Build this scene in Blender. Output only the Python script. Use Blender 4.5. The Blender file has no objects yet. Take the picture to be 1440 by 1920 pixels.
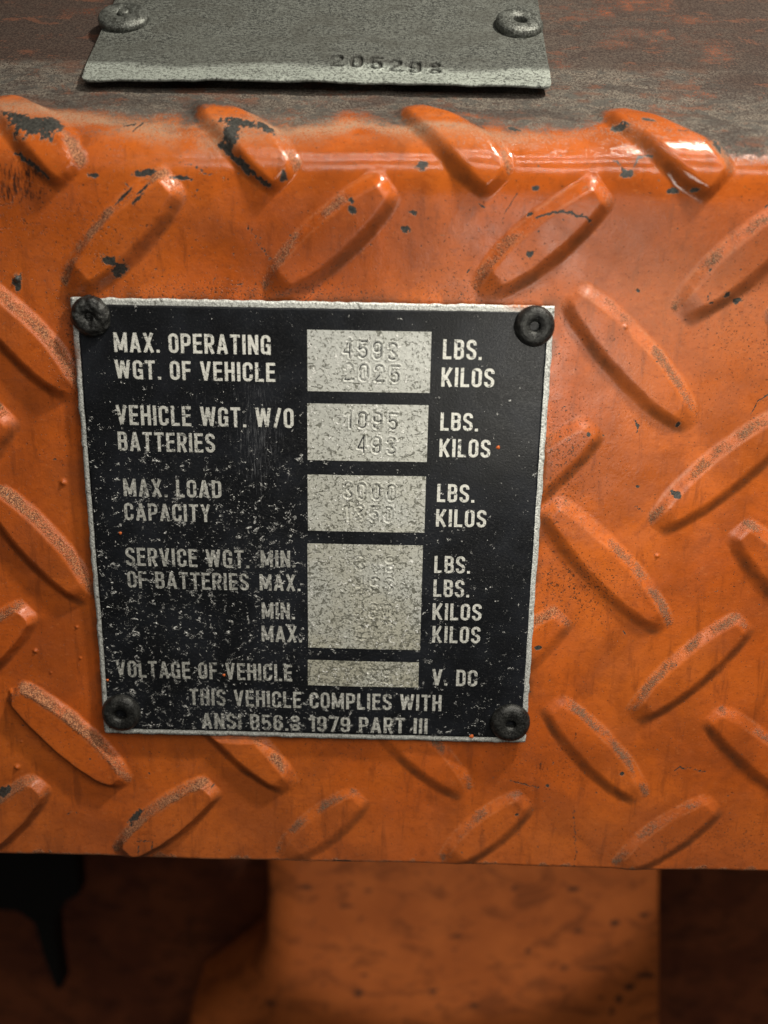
import bpy, math, random
import numpy as np

# ------------------------------------------------------------------ camera, world, lamps, exposure
SC = bpy.context.scene
COL = SC.collection
F_PX = 1700.0
CAM_E = (1.28711751, -0.01622424, 0.01681917)
CAM_P = (0.0197194, -0.21064316, 0.06759544)
cam_d = bpy.data.cameras.new('camera')
cam = bpy.data.objects.new('camera', cam_d)
COL.objects.link(cam)
cam.location = CAM_P
cam.rotation_euler = CAM_E
cam_d.sensor_fit = 'VERTICAL'
cam_d.sensor_height = 36.0
cam_d.lens = F_PX / 1920.0 * 36.0
cam_d.clip_start = 0.005
cam_d.clip_end = 20.0
cam_d.dof.use_dof = True
cam_d.dof.focus_distance = 0.222
cam_d.dof.aperture_fstop = 8.5
SC.camera = cam

world = bpy.data.worlds.new('World')
SC.world = world
world.use_nodes = True
bg = world.node_tree.nodes['Background']
bg.inputs[0].default_value = (1.0, 0.93, 0.82, 1)
bg.inputs[1].default_value = 0.045


def aim(o, target):
    from mathutils import Vector
    d = Vector(target) - o.location
    o.rotation_euler = d.to_track_quat('-Z', 'Y').to_euler()


def area_lamp(name, loc, target, sx, sy, power, color):
    l = bpy.data.lights.new(name, 'AREA')
    l.shape = 'RECTANGLE'
    l.size, l.size_y = sx, sy
    l.energy = power
    l.color = color
    o = bpy.data.objects.new(name, l)
    COL.objects.link(o)
    o.location = loc
    aim(o, target)
    return o


area_lamp('key_lamp', (0.20, -0.120, 0.40), (0.0, 0, -0.06), 0.03, 0.03, 2.6, (1.0, 0.94, 0.82))
area_lamp('front_lamp', (0.068, -0.110, 0.028), (0.062, 0, -0.012), 0.045, 0.045, 0.070, (1.0, 0.95, 0.84))
area_lamp('tube_lamp', (0.17, -0.46, 0.44), (0.05, 0, 0.05), 0.66, 0.003, 0.92, (1.0, 0.95, 0.86))
area_lamp('tube_lamp', (0.19, -0.36, 0.54), (0.05, 0, 0.05), 0.66, 0.003, 0.84, (1.0, 0.95, 0.86))
area_lamp('tube_lamp', (0.17, -0.52, 0.30), (0.05, 0, 0.05), 0.66, 0.003, 0.66, (1.0, 0.95, 0.86))
sp_d = bpy.data.lights.new('recess_lamp', 'SPOT')
sp_d.energy = 1.75
sp_d.spot_size = math.radians(44)
sp_d.spot_blend = 0.35
sp_d.shadow_soft_size = 0.012
sp_d.color = (1.0, 0.92, 0.78)
sp = bpy.data.objects.new('recess_lamp', sp_d)
COL.objects.link(sp)
sp.location = (0.06, -0.16, -0.30)
aim(sp, (0.045, 0.13, -0.206))

SC.view_settings.view_transform = 'Standard'
SC.view_settings.look = 'None'
SC.view_settings.gamma = 1.0
SC.view_settings.exposure = -0.2
SC.render.engine = 'CYCLES'
SC.cycles.max_bounces = 6

# ------------------------------------------------------------------ small maths helpers
RNG = np.random.default_rng(11)
random.seed(5)


def rot_xyz(e):
    rx, ry, rz = e
    cx, sx, cy, sy, cz, sz = math.cos(rx), math.sin(rx), math.cos(ry), math.sin(ry), math.cos(rz), math.sin(rz)
    X = np.array([[1, 0, 0], [0, cx, -sx], [0, sx, cx]])
    Y = np.array([[cy, 0, sy], [0, 1, 0], [-sy, 0, cy]])
    Z = np.array([[cz, -sz, 0], [sz, cz, 0], [0, 0, 1]])
    return Z @ Y @ X


RM = rot_xyz(CAM_E)
CP = np.array(CAM_P)


def ray(px, py):
    return RM @ np.array([(px - 720) / F_PX, (960 - py) / F_PX, -1.0])


def on_plane(px, py, Y=0.0):
    """survey: point of the photograph -> real point of the upright plane y = Y (x, z)"""
    d = ray(px, py)
    t = (Y - CP[1]) / d[1]
    p = CP + d * t
    return np.array([p[0], p[2]])


def sm(a, b, x):
    t = np.clip((x - a) / (b - a), 0, 1)
    return t * t * (3 - 2 * t)


class Noise2:
    def __init__(self, seed):
        self.t = np.random.default_rng(seed).random((256, 256))

    def one(self, x, y):
        xi, yi = np.floor(x).astype(int), np.floor(y).astype(int)
        fx, fy = x - xi, y - yi
        fx = fx * fx * fx * (fx * (fx * 6 - 15) + 10)
        fy = fy * fy * fy * (fy * (fy * 6 - 15) + 10)
        t = self.t
        a, b = t[xi % 256, yi % 256], t[(xi + 1) % 256, yi % 256]
        c, d = t[xi % 256, (yi + 1) % 256], t[(xi + 1) % 256, (yi + 1) % 256]
        return (a * (1 - fx) + b * fx) * (1 - fy) + (c * (1 - fx) + d * fx) * fy

    def fbm(self, x, y, octaves=3, gain=0.5):
        s, a, n = 0.0, 1.0, 0.0
        for o in range(octaves):
            s = s + a * self.one(x * 2 ** o + 17.3 * o, y * 2 ** o + 9.1 * o)
            n += a
            a *= gain
        return s / n


N1, N2, N3, N4 = Noise2(1), Noise2(2), Noise2(3), Noise2(4)
MM = 0.001


def mesh_obj(name, verts, faces, mat, parent=None, smooth=True):
    me = bpy.data.meshes.new(name)
    me.from_pydata([tuple(v) for v in verts], [], faces)
    if smooth:
        me.polygons.foreach_set('use_smooth', [True] * len(me.polygons))
    me.update()
    o = bpy.data.objects.new(name, me)
    COL.objects.link(o)
    if mat:
        me.materials.append(mat)
    if parent is not None:
        o.parent = parent
    return o


def grid_obj(name, P, mat, parent=None, extra_faces=None, extra_verts=None):
    """P: (rows, cols, 3) grid of points -> one quad mesh, built fast"""
    r, c = P.shape[:2]
    V = P.reshape(-1, 3)
    idx = np.arange(r * c).reshape(r, c)
    q = np.stack([idx[:-1, :-1], idx[:-1, 1:], idx[1:, 1:], idx[1:, :-1]], -1).reshape(-1, 4)
    if extra_verts is not None:
        V = np.vstack([V, extra_verts])
        q = np.vstack([q, extra_faces])
    me = bpy.data.meshes.new(name)
    me.vertices.add(len(V))
    me.vertices.foreach_set('co', V.astype(np.float32).ravel())
    me.loops.add(q.size)
    me.loops.foreach_set('vertex_index', q.astype(np.int32).ravel())
    me.polygons.add(len(q))
    me.polygons.foreach_set('loop_start', np.arange(0, q.size, 4, dtype=np.int32))
    me.polygons.foreach_set('use_smooth', np.ones(len(q), dtype=bool))
    me.update(calc_edges=True)
    me.validate()
    o = bpy.data.objects.new(name, me)
    COL.objects.link(o)
    me.materials.append(mat)
    if parent is not None:
        o.parent = parent
    return o


def attr(o, name, vals):
    a = o.data.attributes.new(name, 'FLOAT', 'POINT')
    v = np.zeros(len(o.data.vertices), np.float32)
    vals = np.asarray(vals, np.float32).ravel()
    v[:len(vals)] = vals
    a.data.foreach_set('value', v)


def tag(o, label=None, cat=None, group=None, kind=None):
    for k, v in (('label', label), ('category', cat), ('group', group), ('kind', kind)):
        if v:
            o[k] = v


# ------------------------------------------------------------------ node helpers
class NT:
    def __init__(self, name):
        self.m = bpy.data.materials.new(name)
        self.m.use_nodes = True
        self.t = self.m.node_tree
        self.b = self.t.nodes['Principled BSDF']
        tc = self.t.nodes.new('ShaderNodeTexCoord')
        self.mm = self.vscale(tc.outputs['Object'], (1000, 1000, 1000))

    def link(self, v, sock):
        if hasattr(v, 'is_linked') or isinstance(v, bpy.types.NodeSocket):
            self.t.links.new(v, sock)
        elif isinstance(v, tuple) and len(v) == 3 and sock.type == 'RGBA':
            sock.default_value = (*v, 1)
        else:
            sock.default_value = v

    def vscale(self, v, s):
        n = self.t.nodes.new('ShaderNodeVectorMath')
        n.operation = 'MULTIPLY'
        self.link(v, n.inputs[0])
        n.inputs[1].default_value = s
        return n.outputs[0]

    def noise(self, scale, detail=2, rough=0.5, dist=0.0, stretch=None, seed=0.0):
        v = self.mm if stretch is None else self.vscale(self.mm, stretch)
        if seed:
            a = self.t.nodes.new('ShaderNodeVectorMath')
            a.operation = 'ADD'
            self.link(v, a.inputs[0])
            a.inputs[1].default_value = (seed, seed * 1.7, seed * .6)
            v = a.outputs[0]
        n = self.t.nodes.new('ShaderNodeTexNoise')
        self.link(v, n.inputs['Vector'])
        n.inputs['Scale'].default_value = scale
        n.inputs['Detail'].default_value = detail
        n.inputs['Roughness'].default_value = rough
        n.inputs['Distortion'].default_value = dist
        return n.outputs['Fac']

    def math(self, op, a, b=0.0, clamp=False):
        n = self.t.nodes.new('ShaderNodeMath')
        n.operation = op
        n.use_clamp = clamp
        self.link(a, n.inputs[0])
        self.link(b, n.inputs[1])
        return n.outputs[0]

    def step(self, x, a, b):
        n = self.t.nodes.new('ShaderNodeMapRange')
        n.interpolation_type = 'SMOOTHSTEP'
        self.link(x, n.inputs['Value'])
        self.link(a, n.inputs['From Min'])
        self.link(b, n.inputs['From Max'])
        return n.outputs['Result']

    def lin(self, x, a, b, c, d):
        n = self.t.nodes.new('ShaderNodeMapRange')
        self.link(x, n.inputs['Value'])
        for k, v in (('From Min', a), ('From Max', b), ('To Min', c), ('To Max', d)):
            n.inputs[k].default_value = v
        return n.outputs['Result']

    def mix(self, f, a, b):
        n = self.t.nodes.new('ShaderNodeMix')
        n.data_type = 'RGBA'
        self.link(f, n.inputs[0])
        self.link(a, n.inputs[6])
        self.link(b, n.inputs[7])
        return n.outputs[2]

    def fmix(self, f, a, b):
        n = self.t.nodes.new('ShaderNodeMix')
        n.data_type = 'FLOAT'
        self.link(f, n.inputs[0])
        self.link(a, n.inputs[2])
        self.link(b, n.inputs[3])
        return n.outputs[0]

    def attr(self, name):
        n = self.t.nodes.new('ShaderNodeAttribute')
        n.attribute_name = name
        return n.outputs['Fac']

    def bump(self, h, dist_mm, strength=1.0, normal=None):
        n = self.t.nodes.new('ShaderNodeBump')
        n.inputs['Strength'].default_value = strength
        n.inputs['Distance'].default_value = dist_mm * MM
        self.link(h, n.inputs['Height'])
        if normal is not None:
            self.link(normal, n.inputs['Normal'])
        return n.outputs[0]

    def out(self, color=None, rough=None, metal=None, normal=None, spec=None):
        for k, v in (('Base Color', color), ('Roughness', rough), ('Metallic', metal), ('Normal', normal), ('Specular IOR Level', spec)):
            if v is not None:
                self.link(v, self.b.inputs[k])
        return self.m


# ------------------------------------------------------------------ materials
def mat_orange_panel():
    n = NT('worn_orange_paint')
    big = n.noise(0.022, 3, 0.5)
    mid = n.noise(0.25, 3, 0.6, seed=3)
    fine = n.noise(1.7, 4, 0.7, seed=5)
    vfine = n.noise(3.6, 2, 0.6, seed=9)
    col = n.mix(n.step(big, 0.35, 0.65), (0.53, 0.105, 0.0125), (0.60, 0.135, 0.017))
    col = n.mix(n.math('MULTIPLY', n.step(mid, 0.45, 0.7), 0.25), col, (0.40, 0.085, 0.016))
    col = n.mix(n.math('MULTIPLY', n.step(n.noise(0.045, 4, 0.6, 0.6, seed=101), 0.42, 0.64), 0.55), col, (0.27, 0.060, 0.012))
    drip = n.noise(0.35, 4, 0.65, 0.3, stretch=(1.0, 1, 0.16), seed=103)
    col = n.mix(n.math('MULTIPLY', n.step(drip, 0.53, 0.70), 0.5), col, (0.20, 0.045, 0.010))
    col = n.mix(n.math('MULTIPLY', n.attr('grime'), 0.75), col, (0.12, 0.038, 0.016))
    # paler pinkish tint
    pink_tint = n.attr('pink_tint')
    ff = n.math('MULTIPLY', pink_tint, n.lin(fine, 0.3, 0.7, 0.55, 1.0))
    col = n.mix(n.math('MULTIPLY', ff, 0.6), col, (0.38, 0.165, 0.085))
    cloud = n.noise(0.6, 5, 0.7, 0.5, stretch=(0.8, 1, 1.1), seed=91)
    col = n.mix(n.math('MULTIPLY', n.step(cloud, 0.50, 0.68), 0.40), col, (0.27, 0.055, 0.010))
    col = n.mix(n.math('MULTIPLY', n.step(fine, 0.56, 0.76), 0.35), col, (0.22, 0.05, 0.012))
    col = n.mix(n.math('MULTIPLY', n.step(n.noise(0.8, 4, 0.7, stretch=(0.7, 1, 1.2), seed=95), 0.57, 0.72), 0.30), col, (0.66, 0.20, 0.055))
    # small dark pin specks, denser in some places
    spd = n.attr('speck')
    thr = n.lin(spd, 0, 1, 0.70, 0.57)
    sp_ = n.step(n.noise(2.1, 2, 0.55, 0.4, seed=21), thr, n.math('ADD', thr, 0.05))
    col = n.mix(n.math('MULTIPLY', sp_, 0.85), col, (0.045, 0.025, 0.012))
    # rubbed streaks along x
    st = n.noise(1.0, 3, 0.6, stretch=(0.12, 1, 1.3), seed=31)
    col = n.mix(n.math('MULTIPLY', n.step(st, 0.60, 0.72), 0.22), col, (0.22, 0.06, 0.018))
    # crevice dirt on lower flanks
    dirt = n.attr('dirt')
    df = n.math('MULTIPLY', dirt, n.lin(mid, 0.3, 0.7, 0.55, 1.0))
    col = n.mix(n.math('MULTIPLY', df, 0.75), col, (0.085, 0.038, 0.016))
    # granular dust on upper flanks
    dust = n.attr('dust')
    dthr = n.math('SUBTRACT', 0.77, n.math('MULTIPLY', dust, 0.42))
    dm = n.step(n.math('ADD', n.math('MULTIPLY', fine, 0.5), n.math('MULTIPLY', vfine, 0.5)), n.math('SUBTRACT', dthr, 0.13), n.math('ADD', dthr, 0.13))
    dcol = n.mix(n.step(n.noise(3.2, 2, 0.6, seed=41), 0.44, 0.62), (0.050, 0.028, 0.016), (0.50, 0.235, 0.11))
    dcol = n.mix(n.attr('grey'), dcol, n.mix(n.step(vfine, 0.4, 0.6), (0.035, 0.030, 0.018), (0.16, 0.125, 0.08)))
    col = n.mix(n.math('MULTIPLY', dm, 0.85), col, dcol)
    col = n.mix(n.math('MULTIPLY', n.attr('pale'), n.step(fine, 0.35, 0.6)), col, (0.62, 0.27, 0.13))
    tn = n.math('MULTIPLY', n.attr('tan'), n.step(n.math('ADD', n.math('MULTIPLY', fine, .6), n.math('MULTIPLY', vfine, .4)), 0.34, 0.54))
    col = n.mix(n.math('MULTIPLY', tn, 0.85), col, (0.40, 0.245, 0.15))
    # grime lying on the top
    gr = n.attr('grime')
    gn = n.math('ADD', n.math('MULTIPLY', n.noise(0.35, 4, 0.65, 0.6, stretch=(0.55, 1, 1.0), seed=51), 0.45), n.math('MULTIPLY', fine, 0.55))
    gthr = n.math('SUBTRACT', 0.82, n.math('MULTIPLY', gr, 0.56))
    gm = n.step(gn, n.math('SUBTRACT', gthr, 0.16), n.math('ADD', gthr, 0.14))
    gcol = n.mix(n.step(n.math('ADD', n.math('MULTIPLY', fine, 0.5), n.math('MULTIPLY', vfine, 0.5)), 0.40, 0.60), (0.009, 0.008, 0.0065), (0.165, 0.150, 0.122))
    gcol = n.mix(n.math('MULTIPLY', n.step(n.noise(0.4, 4, 0.65, 0.5, stretch=(0.6, 1, 1), seed=97), 0.48, 0.60), 0.7), gcol, (0.040, 0.048, 0.044))
    gcol = n.mix(n.math('MULTIPLY', n.step(n.noise(0.18, 3, 0.6, stretch=(0.5, 1, 1), seed=61), 0.54, 0.66), 0.55), gcol, (0.095, 0.036, 0.017))
    blot = n.noise(0.13, 5, 0.68, 0.8, stretch=(0.4, 1, 1.0), seed=111)
    gcol = n.mix(n.math('MULTIPLY', n.step(blot, 0.47, 0.60), 0.75), gcol, n.mix(n.step(fine, 0.4, 0.62), (0.006, 0.007, 0.0065), (0.045, 0.046, 0.040)))
    gcol = n.mix(n.attr('dark'), gcol, n.mix(n.step(fine, 0.42, 0.6), (0.006, 0.0045, 0.0035), (0.040, 0.029, 0.021)))
    rust = n.noise(0.22, 5, 0.68, 0.5, stretch=(0.5, 1, 1.0), seed=117)
    gcol = n.mix(n.math('MULTIPLY', n.step(n.math('ADD', rust, n.math('MULTIPLY', n.math('SUBTRACT', fine, 0.5), 0.3)), 0.56, 0.66), 0.7), gcol, (0.115, 0.040, 0.018))
    col = n.mix(n.math('MULTIPLY', gm, 0.93), col, gcol)
    # chips down to primer / steel, dark smudges
    chip = n.attr('chip')
    chn = n.math('ADD', chip, n.math('MULTIPLY', n.math('SUBTRACT', fine, 0.5), 0.6))
    col = n.mix(n.math('MULTIPLY', n.step(chn, 0.30, 0.44), 0.55), col, (0.42, 0.17, 0.075))
    cm = n.step(chn, 0.44, 0.52)
    ccol = n.mix(n.step(fine, 0.35, 0.65), (0.014, 0.0135, 0.012), (0.060, 0.058, 0.050))
    col = n.mix(cm, col, ccol)
    sk = n.attr('smudge')
    sthr = n.math('SUBTRACT', 0.92, n.math('MULTIPLY', sk, 0.42))
    sn = n.step(n.noise(1.2, 3, 0.7, stretch=(1.6, 1, 0.35), seed=71), n.math('SUBTRACT', sthr, 0.10), n.math('ADD', sthr, 0.12))
    col = n.mix(n.math('MULTIPLY', sn, 0.9), col, (0.018, 0.012, 0.010))
    rough = n.lin(n.noise(0.12, 3, 0.6, seed=107), 0.35, 0.65, 0.28, 0.50)
    rough = n.fmix(n.math('MULTIPLY', ff, 0.4), rough, 0.6)
    rough = n.fmix(n.math('MULTIPLY', n.attr('gloss'), n.math('MULTIPLY', n.lin(mid, 0.35, 0.65, 1.0, 0.75), n.math('SUBTRACT', 1.0, tn))), rough, 0.07)
    rough = n.fmix(dm, rough, 0.9)
    rough = n.fmix(gm, rough, 0.85)
    rough = n.fmix(cm, rough, 0.5)
    h = n.math('ADD', n.math('MULTIPLY', fine, 0.25), n.math('MULTIPLY', mid, 0.6))
    h = n.math('ADD', h, n.math('MULTIPLY', n.math('ADD', dm, gm), n.math('MULTIPLY', vfine, 0.9)))
    h = n.math('SUBTRACT', h, n.math('MULTIPLY', cm, 0.5))
    h = n.math('SUBTRACT', h, n.math('MULTIPLY', sp_, 0.3))
    h = n.math('MULTIPLY', h, n.fmix(n.attr('gloss'), 1.0, 0.35))
    return n.out(col, rough, None, n.bump(h, 0.26, 0.8), 0.5)


def mat_black_face():
    n = NT('black_enamel')
    wear = n.attr('wear')
    scr = n.attr('scratch')
    big = n.noise(0.06, 3, 0.6)
    fine = n.noise(2.2, 3, 0.6, seed=3)
    col = n.mix(n.step(big, 0.4, 0.65), (0.006, 0.0068, 0.0085), (0.013, 0.0148, 0.019))
    col = n.mix(n.math('MULTIPLY', n.step(fine, 0.55, 0.75), 0.5), col, (0.035, 0.036, 0.038))
    # dull smear scratches, upright
    st = n.noise(1.3, 4, 0.7, stretch=(2.2, 1, 0.22), seed=7)
    stf = n.math('MULTIPLY', n.step(st, n.math('SUBTRACT', 0.72, n.math('MULTIPLY', scr, 0.26)), 0.80), 0.9)
    col = n.mix(stf, col, (0.16, 0.165, 0.175))
    # curled flakes: thin iso lines of a distorted noise, kept only in clusters
    n1 = n.noise(0.75, 3, 0.62, 1.2, stretch=(0.7, 1, 1.25), seed=13)
    line = n.math('SUBTRACT', 1.0, n.step(n.math('ABSOLUTE', n.math('SUBTRACT', n1, 0.5)), 0.010, 0.040))
    cl = n.noise(0.55, 3, 0.6, 0.5, seed=17)
    clt = n.lin(wear, 0, 1, 0.66, 0.545)
    fl = n.math('MULTIPLY', line, n.step(cl, clt, n.math('ADD', clt, 0.05)))
    # small blobs
    n3 = n.noise(1.05, 3, 0.62, 0.8, stretch=(0.8, 1, 1.25), seed=23)
    bt = n.lin(wear, 0, 1, 0.74, 0.66)
    bl = n.step(n3, bt, n.math('ADD', bt, 0.05))
    # pinholes
    n4 = n.noise(2.3, 2, 0.5, 0.3, seed=29)
    pt = n.lin(wear, 0, 1, 0.72, 0.69)
    pn = n.math('MULTIPLY', n.step(n4, pt, n.math('ADD', pt, 0.05)), 0.7)
    f = n.math('MAXIMUM', n.math('MAXIMUM', fl, bl), pn)
    fcol = n.mix(n.step(n.noise(1.8, 2, 0.6, seed=37), 0.40, 0.62), (0.22, 0.225, 0.22), (0.95, 0.95, 0.92))
    col = n.mix(f, col, fcol)
    rough = n.fmix(f, n.lin(fine, 0.3, 0.7, 0.30, 0.48), 0.42)
    h = n.math('ADD', n.math('MULTIPLY', fine, 0.3), n.math('ADD', n.math('MULTIPLY', f, 0.8), n.math('MULTIPLY', n1, n.math('MULTIPLY', wear, 0.9))))
    return n.out(col, rough, n.math('MULTIPLY', f, 0.3), n.bump(h, 0.22, 0.8), 0.3)


def mat_lettering():
    n = NT('worn_print')
    wear = n.attr('wear')
    a = n.noise(1.25, 3, 0.65, 0.7, stretch=(0.9, 1, 1.1), seed=43)
    t = n.lin(wear, 0, 1, 0.39, 0.445)
    keep = n.step(a, n.math('SUBTRACT', t, 0.05), n.math('ADD', t, 0.05))
    base = n.mix(wear, (0.76, 0.76, 0.70), (0.30, 0.30, 0.275))
    base = n.mix(n.step(n.noise(2.0, 3, 0.6, seed=47), 0.50, 0.70), base, (0.80, 0.80, 0.76))
    low = n.mix(n.step(n.noise(1.7, 2, 0.6, seed=53), 0.4, 0.6), (0.025, 0.027, 0.028), (0.17, 0.17, 0.16))
    col = n.mix(keep, low, base)
    h = n.noise(1.6, 3, 0.6, seed=59)
    return n.out(col, 0.5, 0.1, n.bump(h, 0.2, 0.7), 0.4)


def mat_number_field():
    n = NT('etched_aluminium')
    wear = n.attr('wear')
    a = n.noise(0.85, 4, 0.65, 1.0, stretch=(0.85, 1, 1.1), seed=63)
    b = n.noise(1.6, 3, 0.6, 0.4, seed=67)
    t = n.lin(wear, 0, 1, 0.56, 0.475)
    pit = n.step(a, t, n.math('ADD', t, 0.10))
    pit2 = n.step(b, n.math('ADD', t, 0.03), n.math('ADD', t, 0.10))
    big = n.noise(0.10, 2, 0.5, seed=3)
    col = n.mix(wear, (0.60, 0.615, 0.585), (0.42, 0.40, 0.305))
    col = n.mix(n.step(big, 0.4, 0.7), col, (0.53, 0.54, 0.50))
    col = n.mix(n.math('MULTIPLY', n.math('MAXIMUM', pit, pit2), 0.85), col, (0.11, 0.11, 0.085))
    hi = n.step(n.noise(1.2, 3, 0.6, 0.8, seed=73), 0.60, 0.66)
    col = n.mix(hi, col, (0.88, 0.88, 0.84))
    h = n.math('ADD', n.math('SUBTRACT', n.math('MULTIPLY', hi, 0.7), n.math('MULTIPLY', pit, 0.6)), n.math('MULTIPLY', b, 0.5))
    return n.out(col, 0.42, 0.12, n.bump(h, 0.2, 0.8), 0.5)


def mat_plate_metal():
    n = NT('weathered_aluminium')
    a = n.noise(0.9, 4, 0.65, 0.5, seed=83)
    b = n.noise(2.6, 3, 0.6, seed=87)
    col = n.mix(n.step(b, 0.35, 0.65), (0.42, 0.43, 0.41), (0.80, 0.82, 0.78))
    col = n.mix(n.math('MULTIPLY', n.step(a, 0.55, 0.66), 0.8), col, (0.09, 0.085, 0.07))
    col = n.mix(n.math('MULTIPLY', n.attr('paint'), n.step(b, 0.35, 0.5)), col, (0.42, 0.12, 0.03))
    return n.out(col, 0.45, 0.35, n.bump(n.math('SUBTRACT', b, a), 0.2, 0.7), 0.5)


def mat_serial_plate():
    n = NT('dusty_grey_metal')
    a = n.noise(0.5, 4, 0.7, 0.3, stretch=(0.45, 1, 1), seed=3)
    b = n.noise(1.5, 4, 0.75, stretch=(0.75, 1, 1.3), seed=7)
    c = n.noise(3.0, 2, 0.6, seed=11)
    big = n.noise(0.07, 3, 0.6, stretch=(0.6, 1, 1), seed=15)
    g = n.step(n.math('ADD', n.math('MULTIPLY', b, 0.6), n.math('MULTIPLY', c, 0.4)), 0.42, 0.60)
    col = n.mix(g, (0.008, 0.0084, 0.007), (0.098, 0.100, 0.088))
    col = n.mix(n.math('MULTIPLY', n.step(a, 0.50, 0.66), 0.6), col, (0.04, 0.04, 0.033))
    col = n.mix(n.math('MULTIPLY', n.step(big, 0.48, 0.68), 0.4), col, (0.055, 0.055, 0.046))
    col = n.mix(n.math('MULTIPLY', n.step(n.noise(0.16, 4, 0.65, 0.5, stretch=(0.6, 1, 1), seed=19), 0.47, 0.62), 0.65), col, (0.030, 0.028, 0.022))
    lip_light_rub = n.math('MULTIPLY', n.attr('lip_light_rub'), n.step(n.math('ADD', n.math('MULTIPLY', b, 0.6), n.math('MULTIPLY', c, 0.4)), 0.38, 0.56))
    col = n.mix(n.math('MULTIPLY', lip_light_rub, 0.8), col, (0.46, 0.50, 0.45))
    col = n.mix(n.math('MULTIPLY', n.attr('pit'), 0.3), col, (0.02, 0.02, 0.017))
    return n.out(col, n.fmix(lip_light_rub, 0.78, 0.5), n.math('MULTIPLY', lip_light_rub, 0.3), n.bump(n.math('ADD', b, n.math('MULTIPLY', c, 0.7)), 0.25, 0.8), 0.4)


def mat_rivet(name, dark, light, speck):
    n = NT(name)
    a = n.noise(0.45, 5, 0.7, 0.4, seed=5)
    b = n.noise(2.2, 3, 0.65, seed=9)
    col = n.mix(n.step(n.math('ADD', n.math('MULTIPLY', a, .55), n.math('MULTIPLY', b, .45)), 0.36, 0.66), dark, light)
    col = n.mix(n.math('MULTIPLY', n.step(b, 0.62, 0.72), 0.6), col, speck)
    return n.out(col, n.lin(b, 0.3, 0.7, 0.30, 0.60), 0.55, n.bump(n.math('ADD', a, b), 0.14, 0.8), 0.45)


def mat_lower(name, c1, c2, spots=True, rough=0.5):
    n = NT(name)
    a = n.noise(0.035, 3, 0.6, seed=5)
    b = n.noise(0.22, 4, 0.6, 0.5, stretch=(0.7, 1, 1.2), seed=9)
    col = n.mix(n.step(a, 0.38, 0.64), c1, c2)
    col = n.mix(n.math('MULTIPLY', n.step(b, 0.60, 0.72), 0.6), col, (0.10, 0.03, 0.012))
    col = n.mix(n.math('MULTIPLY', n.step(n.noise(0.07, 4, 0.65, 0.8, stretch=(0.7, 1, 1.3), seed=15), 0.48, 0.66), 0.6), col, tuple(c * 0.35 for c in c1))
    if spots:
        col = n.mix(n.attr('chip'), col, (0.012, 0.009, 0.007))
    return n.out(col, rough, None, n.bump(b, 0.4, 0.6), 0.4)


def mat_plain(name, col, rough=0.7):
    n = NT(name)
    a = n.noise(0.5, 3, 0.6, seed=2)
    return n.out(n.mix(a, tuple(c * 0.6 for c in col), tuple(c * 1.4 for c in col)), rough, None, n.bump(a, 0.3, 0.6), 0.3)


M_PANEL = mat_orange_panel()
M_BLACK = mat_black_face()
M_LET = mat_lettering()
M_FIELD = mat_number_field()
M_PLATE = mat_plate_metal()
M_SERIAL = mat_serial_plate()
M_RIVD = mat_rivet('grimy_dark_rivet', (0.011, 0.011, 0.011), (0.050, 0.051, 0.048), (0.13, 0.13, 0.12))
M_RIVG = mat_rivet('dusty_grey_rivet', (0.04, 0.041, 0.036), (0.21, 0.22, 0.20), (0.40, 0.42, 0.39))
M_SPOT = mat_plain('orange_overspray', (0.52, 0.12, 0.03), 0.5)

# ------------------------------------------------------------------ panel section (unrolled along s)
Y0 = 2.0 * MM            # panel face lies 2 mm behind the face of the data plate
ZB = -95.3 * MM          # lower edge
ZT = 82.0 * MM           # start of the bend


def build_profile():
    ds = 0.1 * MM
    y, z, a, s = Y0, ZB, 90.0, 0.0
    Y, Z, A, S = [y], [z], [a], [s]
    plan = [('l', ZT - ZB), ('a', 13 * MM, 52.0), ('l', 4.5 * MM), ('a', 9 * MM, 37.0), ('l', 110 * MM)]
    for st in plan:
        if st[0] == 'l':
            k = int(round(st[1] / ds))
            for _ in range(k):
                y += ds * math.cos(math.radians(a))
                z += ds * math.sin(math.radians(a))
                s += ds
                Y.append(y), Z.append(z), A.append(a), S.append(s)
        else:
            R, a1 = st[1], st[2]
            k = int(round(R * math.radians(a - a1) / ds))
            da = (a1 - a) / k
            for _ in range(k):
                y += ds * math.cos(math.radians(a + da / 2))
                z += ds * math.sin(math.radians(a + da / 2))
                a += da
                s += ds
                Y.append(y), Z.append(z), A.append(a), S.append(s)
    return map(np.array, (Y, Z, A, S))


PY, PZ, PA, PS = build_profile()


def prof(s):
    y, z, a = np.interp(s, PS, PY), np.interp(s, PS, PZ), np.interp(s, PS, PA)
    # extension below the edge: handled by caller
    r = np.radians(a)
    return y, z, -np.sin(r), np.cos(r)       # point and outward normal (ny, nz)


def on_panel(px, py, lift=0.0):
    """survey: photograph point -> (x, s) on the panel's unrolled face"""
    d = ray(px, py)
    r = np.radians(PA)
    yy, zz = PY - np.sin(r) * lift, PZ + np.cos(r) * lift
    g = (yy - CP[1]) * d[2] - (zz - CP[2]) * d[1]
    k = np.where(np.sign(g[:-1]) != np.sign(g[1:]))[0]
    if len(k) == 0:
        k0 = 0 if abs(g[0]) < abs(g[-1]) else len(PS) - 2
        if k0 == 0:      # below the lower edge: run on straight down
            q = on_plane(px, py, Y0)
            return q[0], q[1] - ZB
    else:
        k0 = k[0]
    w = g[k0] / (g[k0] - g[k0 + 1])
    s = PS[k0] + w * (PS[k0 + 1] - PS[k0])
    y = np.interp(s, PS, yy)
    t = (y - CP[1]) / d[1]
    return CP[0] + d[0] * t, s


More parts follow.
